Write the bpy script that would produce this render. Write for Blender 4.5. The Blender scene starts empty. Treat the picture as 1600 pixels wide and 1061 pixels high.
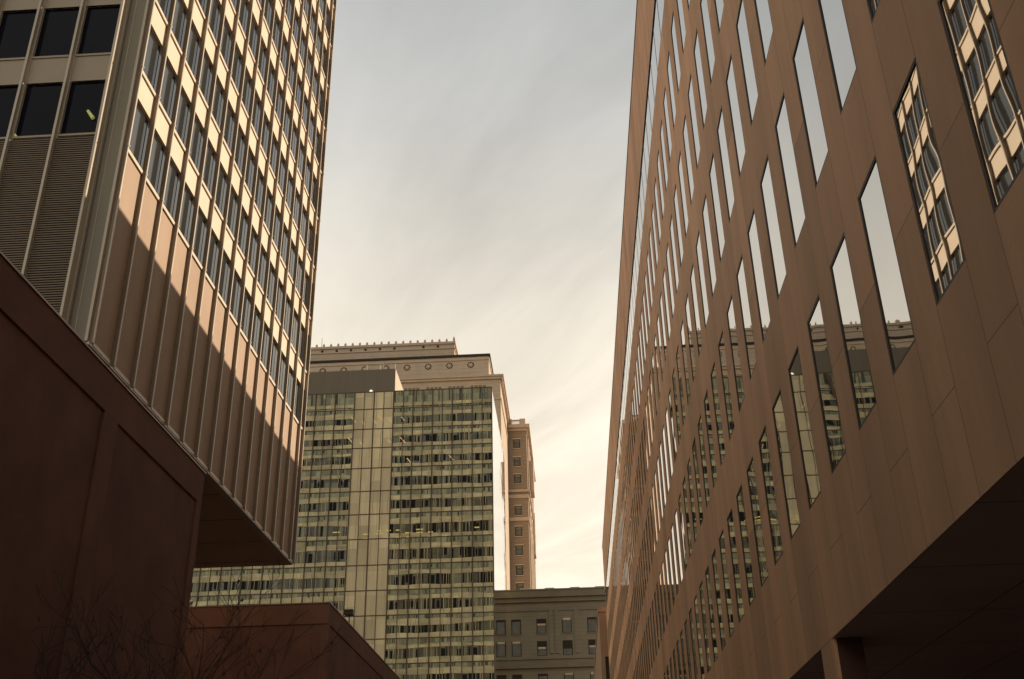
import bpy, math, random
from mathutils import Vector, Matrix
random.seed(7)
R = math.radians
sc = bpy.context.scene
COL = sc.collection

# ------------------------------------------------------------------ camera
EYE = 1.65
cd = bpy.data.cameras.new('camera'); cam = bpy.data.objects.new('camera', cd); COL.objects.link(cam)
cd.sensor_width = 36.0; cd.lens = 1655.494 / 1600 * 36; cd.clip_start = .05; cd.clip_end = 6000
CR = Vector((0.99812238, 0.05808564, -0.01943639))      # image right, in the world (x across street, y along it, z up)
CD = Vector((-0.04362977, 0.45150826, -0.8911996))      # image down
CF = Vector((-0.04299021, 0.89037427, 0.45319477))      # view direction
m = Matrix.Identity(4)
for i in range(3):
    m[i][0] = CR[i]; m[i][1] = -CD[i]; m[i][2] = -CF[i]
m[2][3] = EYE
cam.matrix_world = m
sc.camera = cam

# ------------------------------------------------------------------ light
SUN = Vector((.86, .47, .86 * .275)).normalized()       # towards the sun
SUN_EL = math.asin(SUN.z); SUN_AZ = math.atan2(SUN.x, SUN.y)
ld = bpy.data.lights.new('sun', 'SUN'); ld.energy = 5.0; ld.angle = R(.5); ld.color = (1.0, .81, .62)
sun = bpy.data.objects.new('sun', ld); COL.objects.link(sun)
sun.rotation_euler = (-SUN).to_track_quat('-Z', 'Y').to_euler(); sun.location = (60, 30, 90)

world = bpy.data.worlds.new('World'); sc.world = world; world.use_nodes = True
wt = world.node_tree; wt.nodes.clear()
def wn(t, **k):
    n = wt.nodes.new(t)
    for a, v in k.items(): setattr(n, a, v)
    return n
wout = wn('ShaderNodeOutputWorld'); wbg = wn('ShaderNodeBackground'); wbg.inputs['Strength'].default_value = .1
sky = wn('ShaderNodeTexSky'); sky.sky_type = 'NISHITA'; sky.sun_disc = False
sky.sun_elevation = SUN_EL; sky.sun_rotation = SUN_AZ; sky.air_density = 1.2; sky.dust_density = 2.5
tc = wn('ShaderNodeTexCoord'); sep = wn('ShaderNodeSeparateXYZ')
wt.links.new(tc.outputs['Generated'], sep.inputs[0])
ramp = wn('ShaderNodeValToRGB')                        # a thin veil of high cloud, creamier towards the horizon
ramp.color_ramp.elements[0].position = 0.0; ramp.color_ramp.elements[0].color = (.84, .71, .54, 1)
ramp.color_ramp.elements[1].position = 1.0; ramp.color_ramp.elements[1].color = (.10, .12, .13, 1)
for p, c in ((.25, (.80, .70, .56, 1)), (.45, (.65, .59, .49, 1)), (.62, (.45, .44, .415, 1)), (.74, (.34, .35, .345, 1)), (.83, (.17, .185, .19, 1))):
    e = ramp.color_ramp.elements.new(p); e.color = c
wt.links.new(sep.outputs['Z'], ramp.inputs[0])
zc_ = wn('ShaderNodeMath', operation='MAXIMUM'); zc_.inputs[1].default_value = .10; wt.links.new(sep.outputs['Z'], zc_.inputs[0])
def wdiv(a_):
    n_ = wn('ShaderNodeMath', operation='DIVIDE'); wt.links.new(a_, n_.inputs[0]); wt.links.new(zc_.outputs[0], n_.inputs[1]); return n_.outputs[0]
cmb = wn('ShaderNodeCombineXYZ'); wt.links.new(wdiv(sep.outputs['X']), cmb.inputs[0]); wt.links.new(wdiv(sep.outputs['Y']), cmb.inputs[1])
mp0 = wn('ShaderNodeMapping'); mp0.inputs['Rotation'].default_value = (0, 0, R(62)); wt.links.new(cmb.outputs[0], mp0.inputs[0])
mp = wn('ShaderNodeMapping'); mp.inputs['Scale'].default_value = (.55, 1.7, 1); wt.links.new(mp0.outputs[0], mp.inputs[0])
nz = wn('ShaderNodeTexNoise'); nz.inputs['Scale'].default_value = 1.5; nz.inputs['Detail'].default_value = 6; nz.inputs['Roughness'].default_value = .55
nz.inputs['Distortion'].default_value = .5
wt.links.new(mp.outputs[0], nz.inputs[0])
mr = wn('ShaderNodeMapRange'); mr.inputs[1].default_value = .3; mr.inputs[2].default_value = .7; mr.inputs[3].default_value = 12.0; mr.inputs[4].default_value = 17.2
wt.links.new(nz.outputs['Fac'], mr.inputs[0])
vm = wn('ShaderNodeVectorMath', operation='SCALE'); wt.links.new(ramp.outputs[0], vm.inputs[0]); wt.links.new(mr.outputs[0], vm.inputs['Scale'])
mx = wn('ShaderNodeMix', data_type='RGBA'); mx.inputs[0].default_value = .93
wt.links.new(sky.outputs[0], mx.inputs[6]); 
# added mask dims the unseen side sky to deepen shade on street faces
ab = wn('ShaderNodeMath', operation='ABSOLUTE'); wt.links.new(sep.outputs['X'], ab.inputs[0])
sd_ = wn('ShaderNodeMapRange', interpolation_type='SMOOTHSTEP'); sd_.inputs[1].default_value = .33; sd_.inputs[2].default_value = .68; sd_.inputs[3].default_value = 0.0; sd_.inputs[4].default_value = .78
wt.links.new(ab.outputs[0], sd_.inputs[0])
def wstep(sock, a_, b_):
    n_ = wn('ShaderNodeMapRange', interpolation_type='SMOOTHSTEP'); n_.inputs[1].default_value = a_; n_.inputs[2].default_value = b_; wt.links.new(sock, n_.inputs[0]); return n_.outputs[0]
def wmath(op, a_, b_):
    n_ = wn('ShaderNodeMath', operation=op)
    for i_, v_ in enumerate((a_, b_)):
        if isinstance(v_, (int, float)): n_.inputs[i_].default_value = v_
        else: wt.links.new(v_, n_.inputs[i_])
    return n_.outputs[0]
bright_ = wmath('MULTIPLY', wstep(sep.outputs['X'], .1, -.2), wstep(sep.outputs['Y'], -.95, -.5))   # left sky kept bright to light the right slab
side_ = wmath('SUBTRACT', 1.0, wmath('MULTIPLY', sd_.outputs[0], wmath('SUBTRACT', 1.0, bright_)))
vm2 = wn('ShaderNodeVectorMath', operation='SCALE'); wt.links.new(vm.outputs[0], vm2.inputs[0]); wt.links.new(side_, vm2.inputs['Scale']); wt.links.new(vm2.outputs[0], mx.inputs[7])
wt.links.new(mx.outputs[2], wbg.inputs[0]); wt.links.new(wbg.outputs[0], wout.inputs[0])

sc.view_settings.view_transform = 'Standard'; sc.view_settings.look = 'None'
sc.view_settings.exposure = 0.0; sc.view_settings.gamma = 1.0
sc.render.engine = 'CYCLES'
sc.cycles.max_bounces = 8; sc.cycles.caustics_reflective = False; sc.cycles.sample_clamp_indirect = 8.0; sc.cycles.caustics_refractive = False

# ------------------------------------------------------------------ mesh helpers
class MB:
    def __init__(s): s.v = []; s.f = []; s.mi = []; s.mats = []
    def mat(s, m_):
        if m_ not in s.mats: s.mats.append(m_)
        return s.mats.index(m_)
    def quad(s, a, b, c, d, m_):
        n = len(s.v); s.v += [tuple(a), tuple(b), tuple(c), tuple(d)]; s.f.append((n, n+1, n+2, n+3)); s.mi.append(s.mat(m_))
    def poly(s, pts, m_):
        n = len(s.v); s.v += [tuple(p) for p in pts]; s.f.append(tuple(range(n, n+len(pts)))); s.mi.append(s.mat(m_))
    def box(s, x0, x1, y0, y1, z0, z1, m_):
        if x0 > x1: x0, x1 = x1, x0
        if y0 > y1: y0, y1 = y1, y0
        n = len(s.v); k = s.mat(m_)
        s.v += [(x0,y0,z0),(x1,y0,z0),(x1,y1,z0),(x0,y1,z0),(x0,y0,z1),(x1,y0,z1),(x1,y1,z1),(x0,y1,z1)]
        for f in ((0,3,2,1),(4,5,6,7),(0,1,5,4),(1,2,6,5),(2,3,7,6),(3,0,4,7)):
            s.f.append(tuple(n+i for i in f)); s.mi.append(k)
    def tube(s, pts, rads, m_, n=6, cap=True):
        k = s.mat(m_); rings = []
        for i, p in enumerate(pts):
            p = Vector(p)
            t = (Vector(pts[min(i+1, len(pts)-1)]) - Vector(pts[max(i-1, 0)])).normalized()
            u = t.orthogonal().normalized(); w = t.cross(u)
            st = len(s.v)
            for j in range(n):
                a = 2*math.pi*j/n
                s.v.append(tuple(p + (u*math.cos(a) + w*math.sin(a))*rads[i]))
            rings.append(st)
        for i in range(len(rings)-1):
            for j in range(n):
                s.f.append((rings[i]+j, rings[i]+(j+1)%n, rings[i+1]+(j+1)%n, rings[i+1]+j)); s.mi.append(k)
        if cap:
            s.f.append(tuple(rings[0]+j for j in reversed(range(n)))); s.mi.append(k)
            s.f.append(tuple(rings[-1]+j for j in range(n))); s.mi.append(k)
    def build(s, name, parent=None, smooth=False):
        me = bpy.data.meshes.new(name); me.from_pydata(s.v, [], s.f)
        for m_ in s.mats: me.materials.append(m_)
        me.polygons.foreach_set('material_index', s.mi)
        if smooth: me.polygons.foreach_set('use_smooth', [True]*len(s.f))
        me.update()
        o = bpy.data.objects.new(name, me); COL.objects.link(o)
        if parent is not None:
            r = parent
            off = Vector((0,0,0))
            while r is not None: off += Vector(r.location); r = r.parent
            o.parent = parent; o.location = -off
        return o
def thing(name, label, cat, loc, group=None):
    o = bpy.data.objects.new(name, None); COL.objects.link(o); o.location = loc; o.empty_display_size = .5
    o['label'] = label; o['category'] = cat
    if group: o['group'] = group
    return o

# ------------------------------------------------------------------ material helpers
def mat(name, col, rough=.8, metal=0.0, var=.12, vscale=.6, bump=0.0, bscale=20.0, spec=.3, grain=0.0, stretch=None):
    M = bpy.data.materials.new(name); M.use_nodes = True; nt = M.node_tree; nd = nt.nodes; L = nt.links
    p = nd['Principled BSDF']; p.inputs['Roughness'].default_value = rough; p.inputs['Metallic'].default_value = metal
    p.inputs['Specular IOR Level'].default_value = spec
    g = nd.new('ShaderNodeNewGeometry'); vec = g.outputs['Position']
    if stretch:
        mpn = nd.new('ShaderNodeMapping'); mpn.inputs['Scale'].default_value = stretch; L.new(vec, mpn.inputs[0]); vec = mpn.outputs[0]
    n = nd.new('ShaderNodeTexNoise'); n.inputs['Scale'].default_value = vscale; n.inputs['Detail'].default_value = 6; n.inputs['Roughness'].default_value = .6
    L.new(vec, n.inputs['Vector'])
    r = nd.new('ShaderNodeMapRange'); r.inputs[1].default_value = .25; r.inputs[2].default_value = .75; r.inputs[3].default_value = 1-var; r.inputs[4].default_value = 1+var
    L.new(n.outputs['Fac'], r.inputs[0]); fac = r.outputs[0]
    if grain:
        n2 = nd.new('ShaderNodeTexNoise'); n2.inputs['Scale'].default_value = bscale; n2.inputs['Detail'].default_value = 2; L.new(g.outputs['Position'], n2.inputs['Vector'])
        r2 = nd.new('ShaderNodeMapRange'); r2.inputs[1].default_value = .3; r2.inputs[2].default_value = .7; r2.inputs[3].default_value = 1-grain; r2.inputs[4].default_value = 1+grain
        L.new(n2.outputs['Fac'], r2.inputs[0])
        mu = nd.new('ShaderNodeMath'); mu.operation = 'MULTIPLY'; L.new(fac, mu.inputs[0]); L.new(r2.outputs[0], mu.inputs[1]); fac = mu.outputs[0]
    v = nd.new('ShaderNodeVectorMath'); v.operation = 'SCALE'; v.inputs[0].default_value = col; L.new(fac, v.inputs['Scale'])
    L.new(v.outputs[0], p.inputs['Base Color'])
    if bump:
        b = nd.new('ShaderNodeBump'); b.inputs['Strength'].default_value = bump; b.inputs['Distance'].default_value = .02
        n3 = nd.new('ShaderNodeTexNoise'); n3.inputs['Scale'].default_value = bscale; n3.inputs['Detail'].default_value = 4
        L.new(g.outputs['Position'], n3.inputs['Vector']); L.new(n3.outputs['Fac'], b.inputs['Height']); L.new(b.outputs[0], p.inputs['Normal'])
    M['scale_node'] = v.name
    return M
def math_node(nt, op, a, b=None):
    n = nt.nodes.new('ShaderNodeMath'); n.operation = op
    for i, x in enumerate((a, b)):
        if x is None: continue
        if isinstance(x, (int, float)): n.inputs[i].default_value = x
        else: nt.links.new(x, n.inputs[i])
    return n.outputs[0]
def add_joints(M, build, dark=.55):
    """multiply the base colour by a joint mask: build(nt, x, y, z) -> socket that is 1 on a joint"""
    nt = M.node_tree; v = nt.nodes[M['scale_node']]; p = nt.nodes['Principled BSDF']
    g = nt.nodes.new('ShaderNodeNewGeometry'); s = nt.nodes.new('ShaderNodeSeparateXYZ'); nt.links.new(g.outputs['Position'], s.inputs[0])
    j = build(nt, s.outputs[0], s.outputs[1], s.outputs[2])
    k = math_node(nt, 'SUBTRACT', 1.0, math_node(nt, 'MULTIPLY', j, dark))
    v2 = nt.nodes.new('ShaderNodeVectorMath'); v2.operation = 'SCALE'
    nt.links.new(v.outputs[0], v2.inputs[0]); nt.links.new(k, v2.inputs['Scale']); nt.links.new(v2.outputs[0], p.inputs['Base Color'])
def band(nt, c, origin, pitch, width, at=0.0):
    """1 where c is within width/2 of origin + (k+at)*pitch"""
    t = math_node(nt, 'DIVIDE', math_node(nt, 'SUBTRACT', c, origin - width/2 + at*pitch), pitch)
    return math_node(nt, 'LESS_THAN', math_node(nt, 'FRACT', t), width/pitch)
def cell_random(nt, cells):
    """a random value per cell of a grid: cells = list of (socket, origin, pitch)"""
    cx = nt.nodes.new('ShaderNodeCombineXYZ')
    for i, (c, o, p) in enumerate(cells):
        nt.links.new(math_node(nt, 'FLOOR', math_node(nt, 'DIVIDE', math_node(nt, 'SUBTRACT', c, o), p)), cx.inputs[i])
    w = nt.nodes.new('ShaderNodeTexWhiteNoise'); w.noise_dimensions = '3D'; nt.links.new(cx.outputs[0], w.inputs['Vector'])
    return w.outputs['Value']
def tint_cells(M, cellfn, lo, hi):
    nt = M.node_tree; p = nt.nodes['Principled BSDF']
    src = p.inputs['Base Color'].links[0].from_socket
    g = nt.nodes.new('ShaderNodeNewGeometry'); s = nt.nodes.new('ShaderNodeSeparateXYZ'); nt.links.new(g.outputs['Position'], s.inputs[0])
    r = cell_random(nt, cellfn(s.outputs))
    mr_ = nt.nodes.new('ShaderNodeMapRange'); mr_.inputs[3].default_value = lo; mr_.inputs[4].default_value = hi; nt.links.new(r, mr_.inputs[0])
    v2 = nt.nodes.new('ShaderNodeVectorMath'); v2.operation = 'SCALE'
    nt.links.new(src, v2.inputs[0]); nt.links.new(mr_.outputs[0], v2.inputs['Scale']); nt.links.new(v2.outputs[0], p.inputs['Base Color'])
def glass(name, col, metal, rough=.02, wave=.4, wscale=1.0, spec=.5, dist=.01, ior=1.5):
    M = bpy.data.materials.new(name); M.use_nodes = True; nt = M.node_tree; p = nt.nodes['Principled BSDF']
    p.inputs['Base Color'].default_value = (*col, 1); p.inputs['Metallic'].default_value = metal
    p.inputs['Roughness'].default_value = rough; p.inputs['Specular IOR Level'].default_value = spec; p.inputs['IOR'].default_value = ior
    g = nt.nodes.new('ShaderNodeNewGeometry')
    n = nt.nodes.new('ShaderNodeTexNoise'); n.inputs['Scale'].default_value = wscale; n.inputs['Detail'].default_value = 1
    nt.links.new(g.outputs['Position'], n.inputs['Vector'])
    b = nt.nodes.new('ShaderNodeBump'); b.inputs['Strength'].default_value = wave; b.inputs['Distance'].default_value = dist
    nt.links.new(n.outputs['Fac'], b.inputs['Height']); nt.links.new(b.outputs[0], p.inputs['Normal'])
    return M
def emit(name, col, s):
    M = bpy.data.materials.new(name); M.use_nodes = True; nt = M.node_tree; p = nt.nodes['Principled BSDF']
    p.inputs['Base Color'].default_value = (*col, 1); p.inputs['Emission Color'].default_value = (*col, 1); p.inputs['Emission Strength'].default_value = s
    return M

# ------------------------------------------------------------------ shared numbers
XL, XR = -17.0, 3.57                                    # the two street faces
def zz(k, u=17.0): return k*u + EYE                     # height from a ratio measured against the street face distance

def proj(p):
    d = Vector(p) - Vector((0, 0, EYE)); z = d.dot(CF)
    if z <= .01: return None
    return (800 + 1655.494*d.dot(CR)/z, 530.5 + 1655.494*d.dot(CD)/z)
def seen_area(quad):
    pts = [proj(p) for p in quad]
    if any(p is None for p in pts): return 0
    c = [(min(max(x, 0), 1600), min(max(y, 0), 1061)) for x, y in pts]
    return abs(sum(c[i][0]*c[(i+1) % 4][1] - c[(i+1) % 4][0]*c[i][1] for i in range(4)))/2

# ------------------------------------------------------------------ ground
M_asph = mat('asphalt', (.05, .05, .05), .9, var=.25, vscale=.4, bump=.3, bscale=60, grain=.2)
M_pave = mat('paving', (.28, .25, .22), .85, var=.15, vscale=.5, grain=.1, bscale=40)
add_joints(M_pave, lambda nt, x, y, z: math_node(nt, 'MAXIMUM', band(nt, x, 0, 1.2, .02), band(nt, y, 0, 1.2, .02)), .5)
M_grd = mat('ground', (.12, .11, .10), .95, var=.2, vscale=.05)
M_paint = mat('road_paint', (.75, .73, .68), .7, var=.15, vscale=3)
def struct(name, mb):
    o = mb.build(name); o['kind'] = 'structure'; return o
b = MB(); b.quad((-2500, -2500, -.16), (2500, -2500, -.16), (2500, 2500, -.16), (-2500, 2500, -.16), M_grd); struct('ground', b)
b = MB(); b.quad((-12.4, -120, -.14), (-1.6, -120, -.14), (-1.6, 205, -.14), (-12.4, 205, -.14), M_asph); struct('road', b)
b = MB()
for k in range(-14, 25): b.quad((-7.07, k*8, -.136), (-6.93, k*8, -.136), (-6.93, k*8+3, -.136), (-7.07, k*8+3, -.136), M_paint)
struct('road_marking', b)
b = MB(); b.box(-17.0, -12.4, -120, 200, -.15, 0, M_pave); b.box(-1.6, 12, -120, 200, -.15, 0, M_pave); struct('pavement', b)

# ------------------------------------------------------------------ left: slab tower on a stone podium
M_pan = mat('cream_panel', (.72, .62, .48), .6, var=.06, vscale=.8, grain=.05, bscale=30)
M_blank = mat('blank_panel', (.45, .335, .24), .75, var=.12, vscale=.5, bump=.2, bscale=40, grain=.10, stretch=(1, 1, .5))
M_fin = mat('pale_aluminium', (.52, .46, .37), .45, metal=.25, var=.10, vscale=.4, stretch=(1, 1, .15))
M_col = mat('grey_cladding', (.30, .28, .22), .6, var=.12, vscale=.4, stretch=(1, 1, .2))
M_tglass = glass('tower_glass', (.034, .037, .036), 0.0, .09, .25, .8, .5, ior=1.75)
M_web = mat('fin_web', (.27, .205, .145), .6, metal=.1, var=.10, vscale=.4)  # kept darker than the flange to imitate the fin side in shade
M_end = mat('end_panel', (.43, .37, .285), .65, var=.06, vscale=.8, grain=.05, bscale=30)  # cream panel colour darkened to stand for the shaded end face
M_fglass = glass('shaded_glass', (.005, .005, .011), 0.0, .03, .15, .8, .12)
M_louv = mat('louvre_metal', (.21, .165, .12), .6, var=.1, vscale=.5)
M_dark = mat('dark_recess', (.02, .018, .016), .9, var=.1)
M_soff = mat('soffit_panel', (.52, .36, .25), .8, var=.12, vscale=.4)
M_tube = emit('lamp_tube', (.50, .55, .16), .30)

TY0, TY1, TX1 = 33.3, 63.78, -47.0
ZB = zz(1.037); ZT = 96.0
S0, FH, WH = zz(1.562), 4.08, 2.72                      # first sill, storey height, window height
P = 1.952; F0 = 33.39                                   # fin pitch and first fin
tower = thing('office_tower', 'sunlit pale slab tower with thin vertical fins above the dark stone podium', 'office tower', (-32, 48, 0))
NB = 16
ys = [F0 + P*k for k in range(NB)] + [TY1]
rows = []
z = S0
while z < ZT - 5: rows.append(z); z += FH
w = MB()
# core, roof, back and soffit
w.quad((TX1, TY1, ZB), (TX1, TY0, ZB), (TX1, TY0, ZT), (TX1, TY1, ZT), M_pan)
w.quad((XL, TY1, ZB), (TX1, TY1, ZB), (TX1, TY1, ZT), (XL, TY1, ZT), M_pan)
w.quad((XL, TY0, ZT), (XL, TY1, ZT), (TX1, TY1, ZT), (TX1, TY0, ZT), M_pan)
# street face: blank storeys, then spandrel bands
XP = XL
w.quad((XP, TY0, ZB), (XP, TY1, ZB), (XP, TY1, S0-.22), (XP, TY0, S0-.22), M_blank)
for i, z0 in enumerate(rows):
    top = rows[i+1]-.22 if i+1 < len(rows) else ZT
    w.quad((XP, TY0, z0+WH), (XP, TY1, z0+WH), (XP, TY1, top), (XP, TY0, top), M_pan)
    w.quad((XP, TY0, z0+WH), (XP-.16, TY0, z0+WH), (XP-.16, TY1, z0+WH), (XP, TY1, z0+WH), M_pan)
wall = w.build('wall', tower)
# sills along each row
for z0 in rows:
    s = MB()
    s.box(XP-.16, XP+.07, TY0+.12, TY1-.02, z0-.16, z0, M_pan)
    s.box(XP-.16, XP-.02, TY0+.12, TY1-.02, z0-.22, z0-.16, M_dark)
    s.build('sill', tower)
# windows
wins = []
for z0 in rows:
    for k in range(NB):
        q = [(XP-.15, ys[k]+.04, z0), (XP-.15, ys[k+1]-.04, z0), (XP-.15, ys[k+1]-.04, z0+WH), (XP-.15, ys[k]+.04, z0+WH)]
        wins.append((seen_area(q), q))
# front face windows, storey lines
FY = 33.1; FX = -17.86
fz = [26.95 + EYE + 4.16*k for k in range(16)]
fxs = [FX - 1.86*k for k in range(16)] + [TX1]
M_blind = mat('roller_blind', (.22, .20, .16), .9, var=.1)
def window(q, gl, inset_axis):
    me = MB(); me.quad(*q, gl)
    o = me.build('window', tower)
    return o
wins.sort(key=lambda t: -t[0])
front = []
for z0 in fz:
    for k in range(len(fxs)-1):
        q = [(fxs[k+1]+.04, FY+.12, z0), (fxs[k]-.04, FY+.12, z0), (fxs[k]-.04, FY+.12, z0+2.75), (fxs[k+1]+.04, FY+.12, z0+2.75)]
        front.append((seen_area(q), q))
front.sort(key=lambda t: -t[0])
nf = [t for t in front if t[0] > 300]
for a, q in nf: window(q, M_fglass, 1)
for a, q in wins[:98-len(nf)]: window(q, M_tglass, 0)
rest = MB()
for a, q in wins[98-len(nf):]: rest.quad(*q, M_tglass)
for a, q in front[len(nf):]: rest.quad(*q, M_fglass)
o = rest.build('upper_windows', tower); o['kind'] = 'stuff'
# front wall
w = MB()
w.quad((TX1, FY, ZB), (FX, FY, ZB), (FX, FY, fz[0]-.9), (TX1, FY, fz[0]-.9), M_dark)
for i, z0 in enumerate(fz):
    lo = fz[i-1]+2.75 if i else fz[0]-.12
    w.quad((TX1, FY, lo), (FX, FY, lo), (FX, FY, z0-.1), (TX1, FY, z0-.1), M_end)
    w.box(TX1, FX-.03, FY-.05, FY+.12, z0-.1, z0, M_end)
w.quad((TX1, FY, fz[-1]+2.75), (FX, FY, fz[-1]+2.75), (FX, FY, ZT), (TX1, FY, ZT), M_end)
w.build('end_wall', tower)
lv = MB()
zl = ZB
while zl < fz[0]-.22:
    lv.box(TX1, FX-.06, FY-.09, FY-.005, zl, zl+.055, M_louv); zl += .105
lv.quad((TX1, FY-.004, ZB), (FX, FY-.004, ZB), (FX, FY-.004, fz[0]-.2), (TX1, FY-.004, fz[0]-.2), M_louv)
lv.build('louvre_panel', tower)
for k in range(9):
    f = MB(); x = fxs[k]
    dd = .26 if k else .42                              # the last blade stands further out and catches the sun
    f.box(x-.05, x+.05, FY-dd, FY+.12, ZB, ZT, M_fin); f.box(x-.10, x+.10, FY-.045, FY+.10, ZB, ZT, M_fin)
    f.build('fin', tower)
# the recessed corner column
c = MB()
c.box(-17.83, -17.02, FY+.2, FY+.5, ZB, ZT, M_col); c.box(-17.10, -16.99, FY+.14, FY+.28, ZB, ZT, M_fin)
c.box(-17.56, -17.53, FY+.185, FY+.3, ZB, ZT, M_fin)
c.build('corner_column', tower)
# street fins: a deep blade with a bright flange, clipped at each storey
def fin(y, d=.20):
    f = MB()
    f.box(XL+.001, XL+d-.03, y-.03, y+.03, ZB-.03, ZT, M_web)
    f.box(XL+d-.03, XL+d, y-.045, y+.045, ZB-.03, ZT, M_fin)
    f.box(XL+.002, XL+.04, y-.06, y+.06, ZB-.02, ZT, M_web)
    for z0 in rows[:12]: f.box(XL+d-.035, XL+d+.02, y-.08, y+.08, z0-.12, z0-.05, M_fin)
    f.build('fin', tower)
for y in ys: fin(y if y < TY1 else TY1-.08)
t = MB()
t.box(XL-.3, XL+.08, TY0, TY1, ZB-.12, ZB, M_fin)
for k in range(NB): t.box(XL+.082, XL+.10, ys[k]+.2, ys[k+1]-.2, ZB-.05, ZB+.10, M_fin)
t.build('edge_trim', tower)
so = MB(); so.box(TX1, XL-.3, TY0+.6, TY1, ZB-.115, ZB+.1, M_soff)
for k in range(1, 8): so.box(TX1, XL-.35, TY0+4.2*k, TY0+4.2*k+.04, ZB-.122, ZB-.10, M_dark)
so.build('soffit', tower)
# fluorescent tubes hanging in the end rooms, seen through the lowest end window
for x, z_, l in ((-18.52, 27.95, .42), (-21.5, 27.1, .28)):
    tb = MB(); tb.tube([(x-.14, FY+.06, z_+EYE+.2), (x+.14, FY+.06, z_+EYE-.2)], [.06, .08], M_tube); tb.build('lamp_tube', tower)
# service core standing under the overhang
co = MB(); co.box(-44, -34, 49, 61, 0, ZB-.1, M_soff); co.build('core', tower)

# podium
M_pod = mat('brown_granite', (.150, .077, .059), .8, var=.30, vscale=.35, bump=.08, bscale=80, grain=.12, spec=.08)
M_pod2 = mat('brown_granite_band', (.165, .086, .064), .8, var=.22, vscale=.3, bump=.08, bscale=80, grain=.12, spec=.08)
M_cope = mat('metal_coping', (.20, .15, .12), .4, metal=.6, var=.1)
def stone_block(o, y0, y1, ztop, depth, piers, bandh):
    w = MB(); zb = ztop - bandh
    w.box(XL-depth, XL-.07, y0+.07, y1-.07, 0, ztop-.1, M_pod)
    w.build('wall', o)
    bnd = MB()
    bnd.box(XL-depth, XL, y0, y1, zb, ztop-.10, M_pod2); bnd.build('parapet_band', o)
    cp = MB(); cp.box(XL-depth-.02, XL+.05, y0-.05, y1+.05, ztop-.098, ztop-.02, M_cope); cp.build('coping', o)
    for y in piers:
        pr = MB(); pr.box(XL-1.2, XL-.004, y-.62, y+.62, 0, zb-.003, M_pod2); pr.build('pier', o)
    for y in (y0+.55, y1-.14):
        pr = MB(); pr.box(XL-.5, XL-.004, max(y-.5, y0), min(y+.14, y1), 0, zb-.003, M_pod2); pr.build('pier', o)
pod = thing('stone_podium', 'dark red brown granite podium wall under the sunlit tower', 'building', (-30, 10, 0))
stone_block(pod, -30.0, 46.85, ZB-.13, 26, [-10.4, 12.9, 36.2], 1.62)
ann = thing('stone_annex', 'low dark brown granite block with square corner in front of the green glass building', 'building', (-30, 90, 0))
stone_block(ann, 74.8, 150.0, 17.79+EYE, 26, [], 1.52)

# ------------------------------------------------------------------ right: long stone slab with tall slot windows
M_stone = mat('tan_stone', (.80, .465, .265), .62, var=.20, vscale=.9, stretch=(1, 1, .16), bump=.1, bscale=60, grain=.06, spec=.3)
WY0, WW, WP = 2.272*XR, .238*XR, .4365*XR                # first window, width, pitch along the street
WZ0, WHR, RP = zz(1.322, XR), .64*XR, .990*XR
SLOTS = [(zz(a, XR), zz(b_, XR)) for a, b_ in ((1.32, 1.962), (2.303, 2.945), (3.283, 3.945), (4.285, 4.95), (5.305, 5.952))]
CZ0, CZ1 = zz(6.42, XR), zz(7.0, XR)                    # the ribbon of clerestory glass under the parapet
RB, RT, RY0, RY1 = zz(.796, XR), zz(8.25, XR), -22.0, 105.0
def stone_joints(nt, x, y, z):
    face = math_node(nt, 'LESS_THAN', x, XR+.02)
    v1 = band(nt, y, WY0, WP, .014); v2 = band(nt, y, WY0+WW, WP, .014)
    h = band(nt, z, WZ0+WHR/2, RP, .014); h2 = band(nt, z, zz(1.09, XR), 1000, .014)
    fr = math_node(nt, 'FRACT', math_node(nt, 'DIVIDE', math_node(nt, 'SUBTRACT', y, WY0), WP))
    pier = math_node(nt, 'GREATER_THAN', fr, WW/WP)
    hh = math_node(nt, 'MULTIPLY', math_node(nt, 'MAXIMUM', h, h2), pier)
    return math_node(nt, 'MULTIPLY', face, math_node(nt, 'MAXIMUM', math_node(nt, 'MAXIMUM', v1, v2), hh))
add_joints(M_stone, stone_joints, .45)
tint_cells(M_stone, lambda s: [(s[1], WY0+WW, WP), (s[2], WZ0+WHR/2, RP)], .82, 1.12)
M_frame = mat('bronze_frame', (.045, .034, .028), .45, metal=.4, var=.1)
M_mirror = glass('mirror_glass', (.50, .50, .49), 1.0, .008, .26, .75, .5, .012)
slab = thing('office_building', 'long tan stone slab with tall slot mirror windows beside the camera', 'office building', (20, 40, 0))
k0 = math.floor((RY0+1-WY0)/WP); k1 = int((RY1-1.2-WY0)/WP)
wy = [WY0 + WP*k for k in range(k0, k1+1)]
w = MB(); D = .04
def vq(y0, y1, z0, z1): w.quad((XR, y1, z0), (XR, y0, z0), (XR, y0, z1), (XR, y1, z1), M_stone)
edges = [RB] + [e for s_ in SLOTS for e in s_] + [CZ0, CZ1, RT]
for i in range(0, len(edges), 2): vq(RY0, RY1, edges[i], edges[i+1])
for z0, z1 in SLOTS:
    py = RY0
    for y in wy:
        vq(py, y, z0, z1); py = y+WW
        w.quad((XR, y, z0), (XR+D, y, z0), (XR+D, y, z1), (XR, y, z1), M_stone)
        w.quad((XR, y+WW, z0), (XR, y+WW, z1), (XR+D, y+WW, z1), (XR+D, y+WW, z0), M_stone)
        w.quad((XR, y, z0), (XR, y+WW, z0), (XR+D, y+WW, z0), (XR+D, y, z0), M_stone)
        w.quad((XR, y, z1), (XR+D, y, z1), (XR+D, y+WW, z1), (XR, y+WW, z1), M_stone)
    vq(py, RY1, z0, z1)
XB = 34.0
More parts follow.
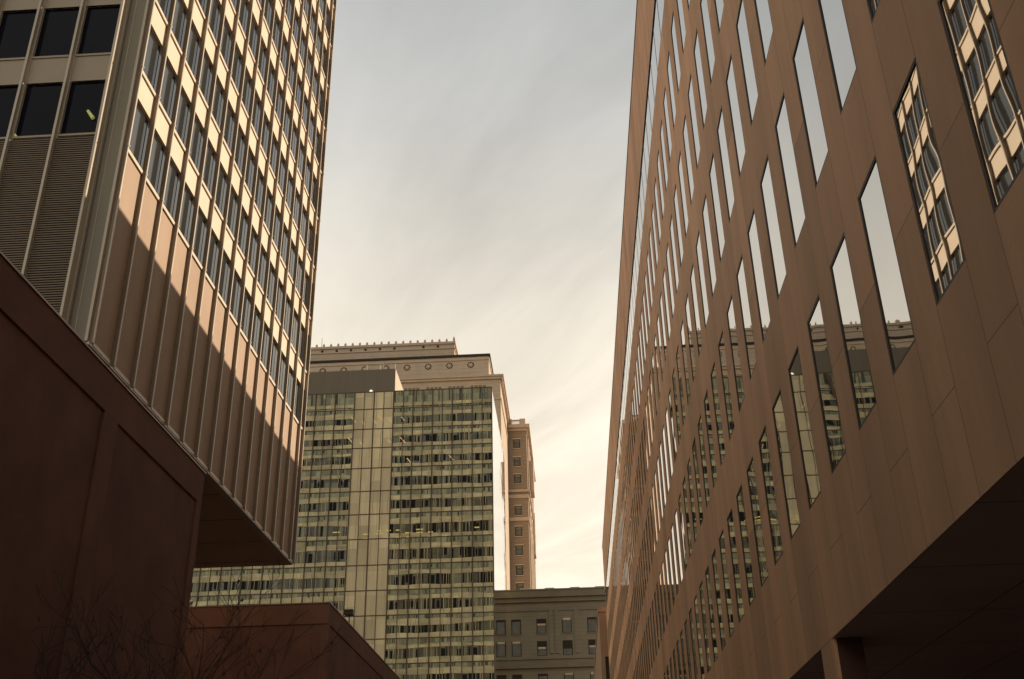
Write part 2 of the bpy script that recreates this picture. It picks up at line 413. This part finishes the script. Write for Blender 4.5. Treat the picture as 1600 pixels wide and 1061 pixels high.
w.quad((XR, RY0, RB), (XB, RY0, RB), (XB, RY0, RT), (XR, RY0, RT), M_stone)
w.quad((XB, RY1, RB), (XR, RY1, RB), (XR, RY1, RT), (XB, RY1, RT), M_stone)
w.quad((XB, RY0, RB), (XB, RY1, RB), (XB, RY1, RT), (XB, RY0, RT), M_stone)
w.quad((XR+.5, RY0, RT-.4), (XB, RY0, RT-.4), (XB, RY1, RT-.4), (XR+.5, RY1, RT-.4), M_stone)
w.quad((XR+.5, RY0, RT-.4), (XR+.5, RY1, RT-.4), (XR+.5, RY1, RT), (XR+.5, RY0, RT), M_stone)
w.build('wall', slab)
cp = MB(); cp.box(XR-.025, XR+.53, RY0-.02, RY1+.02, RT+.002, RT+.05, M_frame); cp.build('coping', slab)
def frame_mesh(y, z0, z1, into):
    y1 = y+WW; t = .034; xa, xb = XR+.004, XR+D
    into.box(xa, xb, y+.002, y+t, z0+.002, z1-.002, M_frame); into.box(xa, xb, y1-t, y1-.002, z0+.002, z1-.002, M_frame)
    into.box(xa, xb, y+t, y1-t, z0+.002, z0+t, M_frame); into.box(xa, xb, y+t, y1-t, z1-t, z1-.002, M_frame)
def pane_quad(y, z0, z1):
    t = .034; x = XR+.016
    return [(x, y+WW-t, z0+t), (x, y+t, z0+t), (x, y+t, z1-t), (x, y+WW-t, z1-t)]
cand = sorted(((seen_area(pane_quad(y, z0, z1)), y, z0, z1) for y in wy for z0, z1 in SLOTS), reverse=True)
for i, (a, y, z0, z1) in enumerate(cand):
    if i < 99:
        fm = MB(); frame_mesh(y, z0, z1, fm); fo = fm.build('window', slab)
        pm = MB(); pm.quad(*pane_quad(y, z0, z1), M_mirror); pm.build('pane', fo)
    else:
        if i == 99: rest = MB()
        frame_mesh(y, z0, z1, rest); rest.quad(*pane_quad(y, z0, z1), M_mirror)
o = rest.build('distant_windows', slab); o['kind'] = 'stuff'
# clerestory ribbon
rm = MB()
rm.box(XR+.004, XR+.12, RY0, RY1, CZ0+.002, CZ0+.05, M_frame); rm.box(XR+.004, XR+.12, RY0, RY1, CZ1-.05, CZ1-.002, M_frame)
for y in wy: rm.box(XR+.024, XR+.10, y-.018, y+.018, CZ0+.05, CZ1-.05, M_frame)
ro = rm.build('clerestory', slab)
rm = MB(); rm.quad((XR+.03, RY1, CZ0+.05), (XR+.03, RY0, CZ0+.05), (XR+.03, RY0, CZ1-.05), (XR+.03, RY1, CZ1-.05), M_mirror); rm.build('pane', ro)
# arcade below
M_arc = mat('arcade_ceiling', (.45, .29, .25), .85, var=.12)
add_joints(M_arc, lambda nt, x, y, z: math_node(nt, 'MAXIMUM', band(nt, y, .4, 2.18, .03), band(nt, x, XR, 1.5, .03)), .5)
so = MB(); so.box(XR+.02, XB, RY0, RY1, RB+.004, RB+.2, M_arc); so.build('soffit', slab)
aw = MB(); aw.box(XR+7.0, XR+7.4, RY0, RY1, 0, RB, M_pod); aw.build('arcade_wall', slab)
yc = 14.99 - 8.72*5
while yc < RY1:
    if abs(yc) > 2 or True:
        cm = MB(); cm.box(XR+.003, XR+.05, yc, yc+.80, 0, RB-.003, M_stone); cm.box(XR+.05, XR+.40, yc+.003, yc+.797, 0, RB-.003, M_pod); cm.build('column', slab)  # dark granite behind the face imitates shade on the near side
    yc += 8.72

# lower stone wing further down the street
M_wing = mat('pale_stone', (.40, .28, .19), .8, var=.12, vscale=.5, grain=.08, bscale=30)
M_dglass = glass('dark_glass', (.015, .016, .018), 0, .06, .2, .6, .5)
wing = thing('stone_wing', 'lower tan stone wing with small dark windows at the far end of the slab', 'building', (12, 130, 0))
wzt = .2245*106 + EYE
w = MB(); w.box(2.86, 30, 106.0, 185, 0, wzt-.5, M_wing); w.build('wall', wing)
w = MB(); w.box(2.80, 30.1, 105.9, 185.1, wzt-.5, wzt, M_wing); w.build('cornice', wing)
wi = MB()
for fl in range(6):
    z0 = wzt - 6.9 - fl*3.9
    if z0 < 1: break
    for x in (3.25, 6.0, 8.8):
        q = MB(); q.box(x, x+.95, 105.93, 106.05, z0, z0+2.1, M_dglass)
        wo = q.build('window', wing)

# ------------------------------------------------------------------ green glass building
GY, GX, GXL, GB_T = 170.0, -12.0, -98.0, .4545*170 + EYE
GD = 34.8
gl = thing('glass_building', 'green glass curtain wall office block between the tower and the slab', 'office building', (-50, 187, 0))
M_gsp = mat('olive_spandrel', (.54, .485, .27), .45, var=.38, vscale=.35, spec=.5, stretch=(1, 1, 2.2))
M_ghead = mat('green_spandrel', (.22, .235, .14), .3, var=.40, vscale=.8, spec=.5)
M_gcol = mat('pale_olive_panel', (.66, .57, .35), .45, var=.20, vscale=.25, spec=.5, stretch=(2.5, 1, .4))
M_gdark = mat('room_dark', (.012, .014, .013), .9, var=.3)
M_gvis = mat('tinted_vision_glass', (.10, .11, .07), .15, var=.6, vscale=.5, spec=.5)
M_gpatch = mat('dark_patch', (.075, .08, .055), .5, var=.5, vscale=.7)  # irregular dark patches in the upper panes
M_gstreak = mat('pale_reflection', (.46, .40, .23), .8, var=.3, vscale=.7)  # pale streak colour imitating mullions reflected in wavy glass
M_mull = mat('brown_mullion', (.10, .075, .045), .5, var=.2)
M_side = glass('side_glass', (.80, .80, .78), 1.0, .03, .5, .25, .5, .03)
tint_cells(M_gsp, lambda s: [(s[0], GX, 1.7325), (s[2], 0, 3.9)], .72, 1.22)
tint_cells(M_gvis, lambda s: [(s[0], GX, .866), (s[2], 0, 3.9)], .15, 1.8)
tint_cells(M_ghead, lambda s: [(s[0], GX, .866), (s[2], 0, 3.9)], .55, 1.5)
tint_cells(M_gcol, lambda s: [(s[0], GX, 1.7325), (s[2], 0, 3.9)], .8, 1.18)
mod = 3.465
nx = int((GX-GXL)/mod); GXL = GX - nx*mod
lines = [.4548, .4354, .4133, .3926, .3709, .3466, .3227, .2977, .2718, .2473, .2234, .2016, .1787]
floors = [l*170 + EYE for l in lines]
while floors[-1] > 4: floors.append(floors[-1]-4.0)
bx0, bx1 = -36.4, -29.3                                 # the blank vertical bay
w = MB()
w.quad((GX, GY+GD, 0), (GXL, GY+GD, 0), (GXL, GY+GD, GB_T), (GX, GY+GD, GB_T), M_gsp)
w.quad((GXL, GY+GD, 0), (GXL, GY, 0), (GXL, GY, GB_T), (GXL, GY+GD, GB_T), M_gsp)
w.quad((GX, GY, GB_T-.3), (GX, GY+GD, GB_T-.3), (GXL, GY+GD, GB_T-.3), (GXL, GY, GB_T-.3), M_gsp)
segs = [(GXL, bx0), (bx1, GX)]
vis = []
for i in range(len(floors)-1):
    zt, zb = floors[i], floors[i+1]; h = zt-zb
    w.quad((bx0, GY, zb), (bx1, GY, zb), (bx1, GY, zt), (bx0, GY, zt), M_gcol)
    for a, c in segs:
        z1, z2, z3 = zb+.20*h, zb+.58*h, zb+.78*h
        if i == 0: z1, z2, z3 = zb+.05*h, zb+.12*h, zb+.3*h
        n = round((c-a)/(mod/2)); s_ = (c-a)/n
        for j in range(n*2):
            xa = a + s_*j/2
            r = random.random()
            if r < .38:
                x0_ = xa+random.uniform(.05, .3); x1_ = x0_+random.uniform(.15, .5); zl_ = z3+.05+random.uniform(0, .2); zh_ = zt-.12
                w.quad((x0_, GY-.004, zl_), (x1_, GY-.004, zl_), (x1_+random.uniform(-.08, .08), GY-.004, zh_), (x0_+random.uniform(-.08, .08), GY-.004, zh_), M_gpatch)
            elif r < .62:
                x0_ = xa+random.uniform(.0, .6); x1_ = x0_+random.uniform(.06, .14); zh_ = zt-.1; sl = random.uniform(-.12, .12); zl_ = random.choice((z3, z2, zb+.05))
                w.quad((x0_, GY-.005, zl_), (x1_, GY-.005, zl_), (x1_+sl, GY-.005, zh_), (x0_+sl, GY-.005, zh_), M_gstreak)
        for j in range(n):
            # bands wander a little from pane to pane, imitating wavy reflections
            if j == 0: o1 = [0, 0, 0]
            o2 = [max(-.2, min(.2, v + random.uniform(-.13, .13))) for v in o1]
            xa, xb = a+s_*j, a+s_*(j+1)
            k_ = .15 if i == 0 else 1.0
            L = [zb, z1+o1[0]*k_, z2+o1[1]*k_, z3+o1[2]*k_, zt]; Q = [zb, z1+o2[0]*k_, z2+o2[1]*k_, z3+o2[2]*k_, zt]
            for lo_, m_ in ((0, M_gsp), (2, M_gsp), (3, M_ghead)):
                w.quad((xa, GY, L[lo_]), (xb, GY, Q[lo_]), (xb, GY, Q[lo_+1]), (xa, GY, L[lo_+1]), m_)
            q = [(xa, GY+.06, z1-.2*k_), (xb, GY+.06, z1-.2*k_), (xb, GY+.06, z2+.2*k_), (xa, GY+.06, z2+.2*k_)]
            o1 = o2
            vis.append((seen_area(q) if a+s_*j > -60 else 0, q))
w.build('curtain_wall', gl)
vis.sort(key=lambda t: -t[0])
def vis_mesh(mb, q):
    (xa, y, za), (xb, _, _), (_, _, zb2), _ = q
    mb.quad(*q, M_gvis)
    # dark gaps and pale streaks imitating reflections, each with its own width
    x = xa + random.uniform(0, .25)
    while x < xb-.25:
        ww = random.uniform(.18, .75); x2 = min(x+ww, xb)
        r = random.random()
        if r < .48:
            lo = za + (0 if random.random() < .6 else random.uniform(0, .3)*(zb2-za))
            hi = za + (zb2-za)*random.uniform(.72, 1.0)
            mb.quad((x, y-.012, lo), (x2, y-.012, lo), (x2-random.uniform(-.05, .06), y-.012, hi), (x-random.uniform(-.06, .05), y-.012, hi), M_gdark)
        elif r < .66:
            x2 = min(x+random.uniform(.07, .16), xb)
            mb.quad((x, y-.018, za), (x2, y-.018, za), (x2+random.uniform(-.06, .06), y-.018, zb2), (x+random.uniform(-.06, .06), y-.018, zb2), M_gstreak)
        x = x2 + random.uniform(.02, .35)
rest = MB()
for i, (a, q) in enumerate(vis):
    if i < 100 and a > 0:
        p_ = MB(); vis_mesh(p_, q); p_.build('window', gl)
    else: vis_mesh(rest, q)
o = rest.build('window_bands', gl); o['kind'] = 'stuff'
mm = MB()
for k in range(nx+1):
    x = GX - k*mod; mm.box(x-.09, x+.09, GY-.14, GY-.004, 0, GB_T, M_mull)
for k in range(nx*2):
    x = GX - k*mod/2
    if k % 2: mm.box(x-.05, x+.05, GY-.10, GY-.003, 0, GB_T, M_mull)
for z in floors: mm.box(GXL, GX, GY-.06, GY-.002, z-.10, z+.06, M_mull)
mm.build('mullions', gl)
gb = MB()                                               # thin pale streaks imitating wavy reflections, shifted from storey to storey
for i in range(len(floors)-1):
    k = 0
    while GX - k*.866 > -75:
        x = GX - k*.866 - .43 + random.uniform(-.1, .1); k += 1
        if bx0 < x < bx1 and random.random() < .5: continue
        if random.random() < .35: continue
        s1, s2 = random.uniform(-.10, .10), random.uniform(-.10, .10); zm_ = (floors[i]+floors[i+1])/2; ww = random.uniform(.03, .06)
        gb.quad((x+s1-ww, GY-.008, floors[i+1]), (x+s1+ww, GY-.008, floors[i+1]), (x+ww, GY-.008, zm_), (x-ww, GY-.008, zm_), M_gstreak)
        gb.quad((x-ww, GY-.008, zm_), (x+ww, GY-.008, zm_), (x+s2+ww, GY-.008, floors[i]), (x+s2-ww, GY-.008, floors[i]), M_gstreak)
gb.build('reflection_streaks', gl)
sd = MB(); sd.quad((GX, GY, 0), (GX, GY+GD, 0), (GX, GY+GD, GB_T), (GX, GY, GB_T), M_side); sd.build('side_wall', gl)
pt = MB(); pt.box(GX-.1, GXL, GY+.05, GY+.4, GB_T-.02, GB_T+.12, M_mull); pt.build('coping', gl)
# penthouse
M_pent = mat('grey_brown_metal', (.19, .165, .125), .7, var=.06, vscale=.3, grain=.05, bscale=10, stretch=(4, 1, .1))
M_pents = mat('pale_metal', (.55, .46, .36), .6, var=.1)
ph = MB(); PZ = .482*170 + EYE
ph.box(-29.3, -92, GY+.5, GY+16, GB_T-.25, PZ, M_pent); ph.box(-29.3, -29.25, GY+.52, GY+15.98, GB_T-.25, PZ-.02, M_pents); pho = ph.build('penthouse', gl)  # pale skin on the flank imitates sunlight falling there
for x in (-34.6, -32.2, -30.2, -29.5):
    r_ = MB(); r_.tube([(x, GY+1.0, PZ), (x, GY+1.0, PZ+1.15)], [.19, .19], M_pents); r_.build('railing_post', pho)
r_ = MB(); r_.tube([(-34.8, GY+1.0, PZ+1.1), (-29.4, GY+1.0, PZ+1.1)], [.05, .05], M_pents); r_.build('handrail', pho)
r_ = MB(); r_.tube([(-31.6, GY+1.3, PZ), (-31.6, GY+1.3, PZ+1.6), (-31.3, GY+1.3, PZ+1.75)], [.08, .08, .2], M_pents); r_.build('vent_pipe', pho)
M_white = mat('white_enamel', (.85, .80, .70), .4, var=.05)
M_lampw = emit('wall_lamp_glow', (1.0, .9, .72), .9)
r_ = MB(); r_.tube([(-33.5, GY+.5, .4566*170+EYE), (-33.5, GY+.25, .4566*170+EYE)], [.30, .26], M_lampw, 10); r_.build('wall_lamp', pho)
for x in (-43.5, -38.3):
    r_ = MB(); r_.tube([(x, GY+2, PZ), (x, GY+2, PZ+.6)], [.35, .25], M_pent, 8); r_.build('roof_vent', pho)
# ceiling lamps seen through the glass
M_lamp = emit('ceiling_lamp', (.66, .52, .15), .30); M_lamp2 = emit('warm_lamp', (.75, .50, .25), .34)
for lx in (-.19501, -.2248, -.1825, -.1736, -.1639, -.15386, -.1426, -.13199, -.118, -.0865):
    for dz in random.sample((0, -.75, .5), 1 if lx < -.2 or lx > -.13 else 2):
        l = MB(); x = lx*170; zc = .3025*170 + EYE + dz; hw = random.uniform(.35, .62)
        l.box(x-hw, x+hw, GY-.03, GY-.006, zc-.10, zc+.10, M_lamp); l.build('ceiling_lamp', gl)
for lx, lz in ((-.2154, .4013), (-.204, .3973), (-.1757, .399), (-.1618, .3997), (-.2136, .4243), (-.2033, .4202), (-.1915, .4215), (-.1849, .4242), (-.1758, .4220), (-.1623, .4232), (-.155, .3775), (-.112, .3785)):
    l = MB(); x = lx*170; zc = lz*170 + EYE; s_ = random.uniform(.35, .6)
    l.poly([(x-s_, GY-.03, zc+s_*.95), (x-s_+.22, GY-.03, zc+s_*.95), (x+s_, GY-.03, zc-s_*.95), (x+s_-.22, GY-.03, zc-s_*.95)], M_lamp2); l.build('ceiling_lamp', gl)

# ------------------------------------------------------------------ old stone tower behind
M_lime = mat('old_limestone', (.58, .47, .36), .85, var=.13, vscale=.25, bump=.3, bscale=4, grain=.10, spec=.2)
add_joints(M_lime, lambda nt, x, y, z: band(nt, z, 0, 1.05, .10), .22)
M_trim = mat('limestone_trim', (.60, .48, .37), .85, var=.10, vscale=.4, grain=.08, bscale=4)
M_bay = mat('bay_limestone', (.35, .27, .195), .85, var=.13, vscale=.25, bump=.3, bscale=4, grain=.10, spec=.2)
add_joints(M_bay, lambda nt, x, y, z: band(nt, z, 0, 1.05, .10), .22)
M_atti = mat('attic_slot', (.27, .20, .14), .9)
M_shad = mat('slot_dark', (.06, .05, .04), .9)
M_green = mat('oxidised_frame', (.20, .21, .15), .7, var=.2)
old = thing('stone_skyscraper', 'stepped pale limestone skyscraper with spiky roofline behind the green glass building', 'skyscraper', (-60, 250, 0))
OXL = -150.0
T3T = .4678*225+EYE; T2T = .493*232+EYE; T1T = .5105*240+EYE
w = MB(); w.box(OXL, -13.8, 225, 292, 0, T3T-1.0, M_lime); w.build('main_block', old)
w = MB()
w.box(OXL-.5, -13.3, 224.5, 292.5, T3T-1.0, T3T-.45, M_trim); w.box(OXL-.8, -13.0, 224.2, 292.8, T3T-.45, T3T, M_trim)
w.box(OXL-.2, -13.6, 224.8, 292.2, T3T-6.2, T3T-5.8, M_trim)
y = 225.5
while y < 291:
    w.box(-13.8, -13.25, y, y+.5, T3T-1.7, T3T-1.0, M_trim); y += 1.3
w.build('cornice', old)
for k in range(14):
    x = -18.6 - 5.2*k
    q = MB()
    for j in range(4): q.box(x-2.2+j*.95, x-2.2+j*.95+.7, 224.93, 225.1, T3T-2.95, T3T-2.35, M_atti)
    q.build('attic_window', old)
w = MB(); w.box(OXL+12, -17.0, 232, 280, T3T-.5, T2T-.5, M_lime); w.build('middle_tier', old)
w = MB(); w.box(OXL+11.6, -16.6, 231.6, 280.4, T2T-.5, T2T, M_shad); w.box(OXL+11.8, -16.8, 231.8, 280.2, T2T-1.5, T2T-.9, M_trim); w.build('roof_edge', old)
for k in range(18):                                     # carved roundels
    x = -21.4 - 5.2*k; zc = .4812*232 + EYE
    q = MB()
    for j in range(8):
        a0 = j*math.pi/4; pts = []
        for (r_, da) in ((.55, -.30), (.85, -.30), (.85, .30), (.55, .30)):
            pts.append((x+r_*math.cos(a0+da), 231.95, zc+r_*math.sin(a0+da)))
        q.poly(pts[::-1], M_shad)
        p2 = [(px, 231.88, pz) for px, _, pz in pts]
    q.tube([(x, 232, zc), (x, 231.8, zc)], [.45, .35], M_trim, 8)
    q.box(x-.85, x+.85, 231.94, 232.1, zc-3.1, zc-2.75, M_shad)
    q.build('roundel', old)
w = MB(); w.box(OXL+24, -26.3, 240, 272, T2T-.3, T1T-.9, M_lime); w.build('top_tier', old)
w = MB(); w.box(OXL+23.7, -26.0, 239.7, 272.3, T1T-.9, T1T-.25, M_trim); w.box(OXL+23.8, -26.1, 239.8, 272.2, T1T-2.2, T1T-1.9, M_trim); w.build('top_cornice', old)
for k in range(49):                                     # spikes along the top edge
    x = -26.4 - 1.86*k; q = MB()
    hh = .8 if k else 1.5
    q.box(x-.28, x+.28, 239.8, 240.3, T1T-.25, T1T+hh*.45, M_trim); q.box(x-.14, x+.14, 239.85, 240.2, T1T+hh*.45, T1T+hh*.75, M_trim)
    q.build('antefix', old)
for k in range(12):
    y = 241.7 + 2.6*k
    q = MB(); q.box(-26.5, -26.1, y-.28, y+.28, T1T-.25, T1T+.45, M_trim); q.box(-26.45, -26.15, y-.14, y+.14, T1T+.45, T1T+.7, M_trim); q.build('antefix', old)
for k in range(24):
    x = -30.5 - 3.72*k
    if k == 2: continue
    q = MB(); q.tube([(x, 240.1, .5045*240+EYE), (x, 239.95, .5045*240+EYE)], [.36, .36], M_shad, 8); q.build('vent_hole', old)
for x, h_ in ((-61.5, 4.5), (-44.0, 2.2)):
    q = MB(); q.tube([(x, 244, T1T), (x, 244, T1T+h_)], [.09, .05], M_shad); q.build('mast', old)
# right hand bay of the same building, lit along its flank
w = MB(); BX = -9.05; BT = .4106*252 + EYE
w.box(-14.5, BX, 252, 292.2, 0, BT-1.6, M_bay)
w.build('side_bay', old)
w = MB()
w.box(-14.5, BX+.25, 251.6, 292.5, BT-1.6, BT-.9, M_trim); w.box(-14.5, BX+.9, 251.0, 293.2, BT-.9, BT, M_trim)
for zr in (.335, .312): 
    zc = zr*252+EYE; w.box(-14.5, BX+.25, 251.7, 292.4, zc-.45, zc+.45, M_trim)
w.box(-14.5, BX+.55, 251.5, 292.5, .3395*252+EYE, .3395*252+EYE+.6, M_trim)
w.build('bay_cornice', old)
w = MB()
w.box(-14.2, -12.7, 252.2, 254, BT, BT+1.95, M_trim); w.box(-10.7, BX-.2, 252.2, 254, BT, BT+1.95, M_trim)
w.box(-12.7, -10.7, 252.3, 252.7, BT+1.45, BT+1.75, M_trim); w.box(-12.7, -10.7, 252.3, 252.7, BT, BT+.2, M_trim)
for k in range(7): w.box(-12.55+k*.28, -12.55+k*.28+.12, 252.4, 252.6, BT+.2, BT+1.45, M_trim)
w.build('balustrade', old)
w = MB()                                                # blocks standing out along the lit flank
w.box(BX, BX+1.25, 262, 268, .350*255+EYE, .372*262+EYE, M_trim); w.box(BX, BX+.8, 276, 281, .30*255+EYE, .318*276+EYE, M_trim)
for y in (256, 262, 268, 274, 280, 286): w.box(BX, BX+.28, y, y+2.2, 20, BT-1.6, M_trim)
w.build('pilasters', old)
M_win2 = mat('curtained_glass', (.085, .085, .06), .2, var=.6, vscale=.9, spec=.5)
for zr in (.3907, .3713, .3533, .3207, .2998, .281, .2617, .2445, .226):
    zc = zr*252 + EYE; xw = -11.55
    q = MB(); q.box(xw-.85, xw+.85, 251.93, 252.05, zc-1.2, zc+1.2, M_shad); q.box(xw-1.05, xw+1.05, 251.8, 252.02, zc+1.2, zc+1.5, M_trim); q.box(xw-.95, xw+.95, 251.78, 252.02, zc-1.4, zc-1.2, M_trim)
    fo = q.build('window', old)
    q = MB(); q.quad((xw-.65, 251.9, zc-1.0), (xw+.65, 251.9, zc-1.0), (xw+.65, 251.9, zc+.35), (xw-.65, 251.9, zc+.35), M_win2)
    q.quad((xw-.65, 251.9, zc+.45), (xw+.65, 251.9, zc+.45), (xw+.65, 251.9, zc+1.05), (xw-.65, 251.9, zc+1.05), M_green); q.build('pane', fo)

# ------------------------------------------------------------------ grey stone block closing the street
M_gstone = mat('grey_stone', (.34, .305, .225), .85, var=.12, vscale=.3, grain=.08, bscale=5, spec=.2)
add_joints(M_gstone, lambda nt, x, y, z: band(nt, z, 0, .8, .07), .2)
M_gtrim = mat('grey_stone_trim', (.30, .265, .195), .85, var=.12, vscale=.4)
gs = thing('grey_stone_building', 'low grey classical stone block with heavy cornice at the end of the street', 'building', (10, 225, 0))
QY = 209.0; QT = .242*QY + EYE; QX0, QX1 = -12.6, 46.0
w = MB(); w.box(QX0, QX1, QY, QY+14, 0, QT-2.4, M_gstone); w.build('wall', gs)
w = MB()
w.box(QX0-.3, QX1, QY-1.1, QY+14, QT-1.55, QT-.25, M_gtrim); w.box(QX0-.3, QX1, QY-.55, QY+14, QT-2.4, QT-1.55, M_gtrim)
w.box(QX0-.3, QX1, QY-1.25, QY+14, QT-.25, QT, M_gtrim)
w.box(QX0-.2, QX1, QY-.7, QY, .1722*QY+EYE-.35, .1722*QY+EYE+.45, M_gtrim); w.box(QX0-.2, QX1, QY-.35, QY, .1785*QY+EYE, .1785*QY+EYE+.5, M_gstone)
w.box(QX0-.2, QX1, QY-.18, QY, .2225*QY+EYE, .2225*QY+EYE+.4, M_gtrim)
w.build('cornice', gs)
w = MB()
for k in range(9):
    x = -9.6 + 4.93*k
    w.box(x, x+1.9, QY-1.0, QY+1.0, QT+.001, QT+.22, M_white)
w.build('roof_flashing', gs)
for k in range(9):
    x = -4.0 + 4.93*k
    for dx in (-.1, 1.0) if k % 2 == 0 else (-.1,):
        w = MB(); w.box(x+dx, x+dx+.75, QY-.22, QY, .1805*QY+EYE+.6, .2225*QY+EYE-.004, M_gstone); w.build('pilaster', gs)
for rr, zr in enumerate((.2086, .1883, .1590, .138)):
    for k in range(8):
        x = -10.5 + 4.93*k; zc = zr*QY + EYE
        q = MB(); q.box(x-.95, x+.95, QY-.03, QY+.1, zc-1.4, zc+1.4, M_shad); q.box(x-1.1, x+1.1, QY-.14, QY+.02, zc-1.6, zc-1.4, M_gtrim)
        fo = q.build('window', gs)
        q = MB(); t_ = random.uniform(.55, .8) if random.random() < .6 else .15
        zm = zc+1.25-(1.9*t_)
        q.quad((x-.78, QY-.05, zc-1.3), (x+.78, QY-.05, zc-1.3), (x+.78, QY-.05, zm), (x-.78, QY-.05, zm), M_win2)
        q.quad((x-.78, QY-.05, zm+.08), (x+.78, QY-.05, zm+.08), (x+.78, QY-.05, zm+.45), (x-.78, QY-.05, zm+.45), M_gcol if (k+rr) % 3 else M_shad)
        q.build('pane', fo)

# ------------------------------------------------------------------ small things and bare trees
f = thing('roof_floodlight', 'small white floodlight on the low brown block, beside the podium corner', 'floodlight', (-27.26, 74.9, 17.79+EYE))
h = MB(); zc = 17.99+EYE; h.tube([(-27.32, 74.9, zc-.25), (-27.32, 74.9, zc+.05)], [.05, .05], M_frame); h.build('bracket', f)
h = MB(); h.tube([(-27.42, 74.85, zc+.30), (-27.10, 74.8, zc-.02)], [.12, .26], M_white, 8); h.build('lamp_head', f)
f = thing('security_camera', 'small dark camera on the sloping parapet edge of the low brown block', 'camera', (-17.1, 82.3, 17.79+EYE))
h = MB(); h.tube([(-17.1, 82.3, 17.79+EYE), (-17.1, 82.3, 18.5+EYE)], [.05, .05], M_frame); h.build('post', f)
h = MB(); h.box(-17.45, -16.75, 81.9, 82.6, 18.45+EYE, 18.85+EYE, M_frame); h.poly([(-17.5, 81.7, 18.87+EYE), (-16.7, 81.7, 18.87+EYE), (-16.85, 82.5, 19.1+EYE), (-17.3, 82.5, 19.1+EYE)], M_frame); h.build('housing', f)

M_bark = mat('dark_bark', (.06, .042, .036), .95, var=.2, vscale=4)
def bare_tree(loc, h, seed, label):
    rnd = random.Random(seed)
    o = thing('bare_tree', label, 'tree', loc, 'bare street trees by the podium')
    tr = MB(); br = MB()
    base = Vector(loc)
    tp = [base + Vector((rnd.uniform(-.1, .1)*i, rnd.uniform(-.1, .1)*i, h*.42*i/4)) for i in range(5)]
    tr.tube(tp, [.19, .17, .15, .13, .11], M_bark, 8); tr.build('trunk', o)
    def grow(p, d, L, r, lvl):
        pts = [p]; rr = [r]; n = 4
        for i in range(n):
            d = (d + Vector((rnd.uniform(-1, 1), rnd.uniform(-1, 1), rnd.uniform(-.6, .9)))*.16).normalized()
            p = p + d*(L/n); pts.append(p); rr.append(r*(1-.55*(i+1)/n))
            if lvl < 4 and i >= 1:
                for _ in range(2 if lvl < 2 else 1):
                    ax = Vector((rnd.uniform(-1, 1), rnd.uniform(-1, 1), rnd.uniform(-.3, .8))).normalized()
                    grow(p, (d + ax*.85).normalized(), L*rnd.uniform(.45, .68), rr[-1]*.62, lvl+1)
        br.tube(pts, [max(x, .009) for x in rr], M_bark, 5 if lvl < 2 else 4, False)
    for i in range(5):
        a = i*2.4 + rnd.random(); d = Vector((math.cos(a)*.75, math.sin(a)*.75, .75)).normalized()
        grow(tp[3 if i < 3 else 4], d, h*.30, .075, 1)
    for _ in range(70):                                 # a few dead leaves still hanging on
        v = Vector(rnd.choice(br.v)); 
        if v.z < h*.5: continue
        a = rnd.uniform(0, 6.28); u = Vector((math.cos(a), math.sin(a), rnd.uniform(-.5, .5)))*.07; t2 = Vector((0, 0, -.16)) + u*.4
        br.poly([v, v+u+t2*.5, v+t2, v-u*.6+t2*.5], M_bark)
    br.build('crown', o)
bare_tree((-13.2, 37.5, 0), 13.6, 3, 'bare dark tree whose top twigs cross the soffit gap by the podium end')
bare_tree((-14.0, 30.5, 0), 9.0, 11, 'bare dark tree in front of the brown podium wall, nearer the camera')
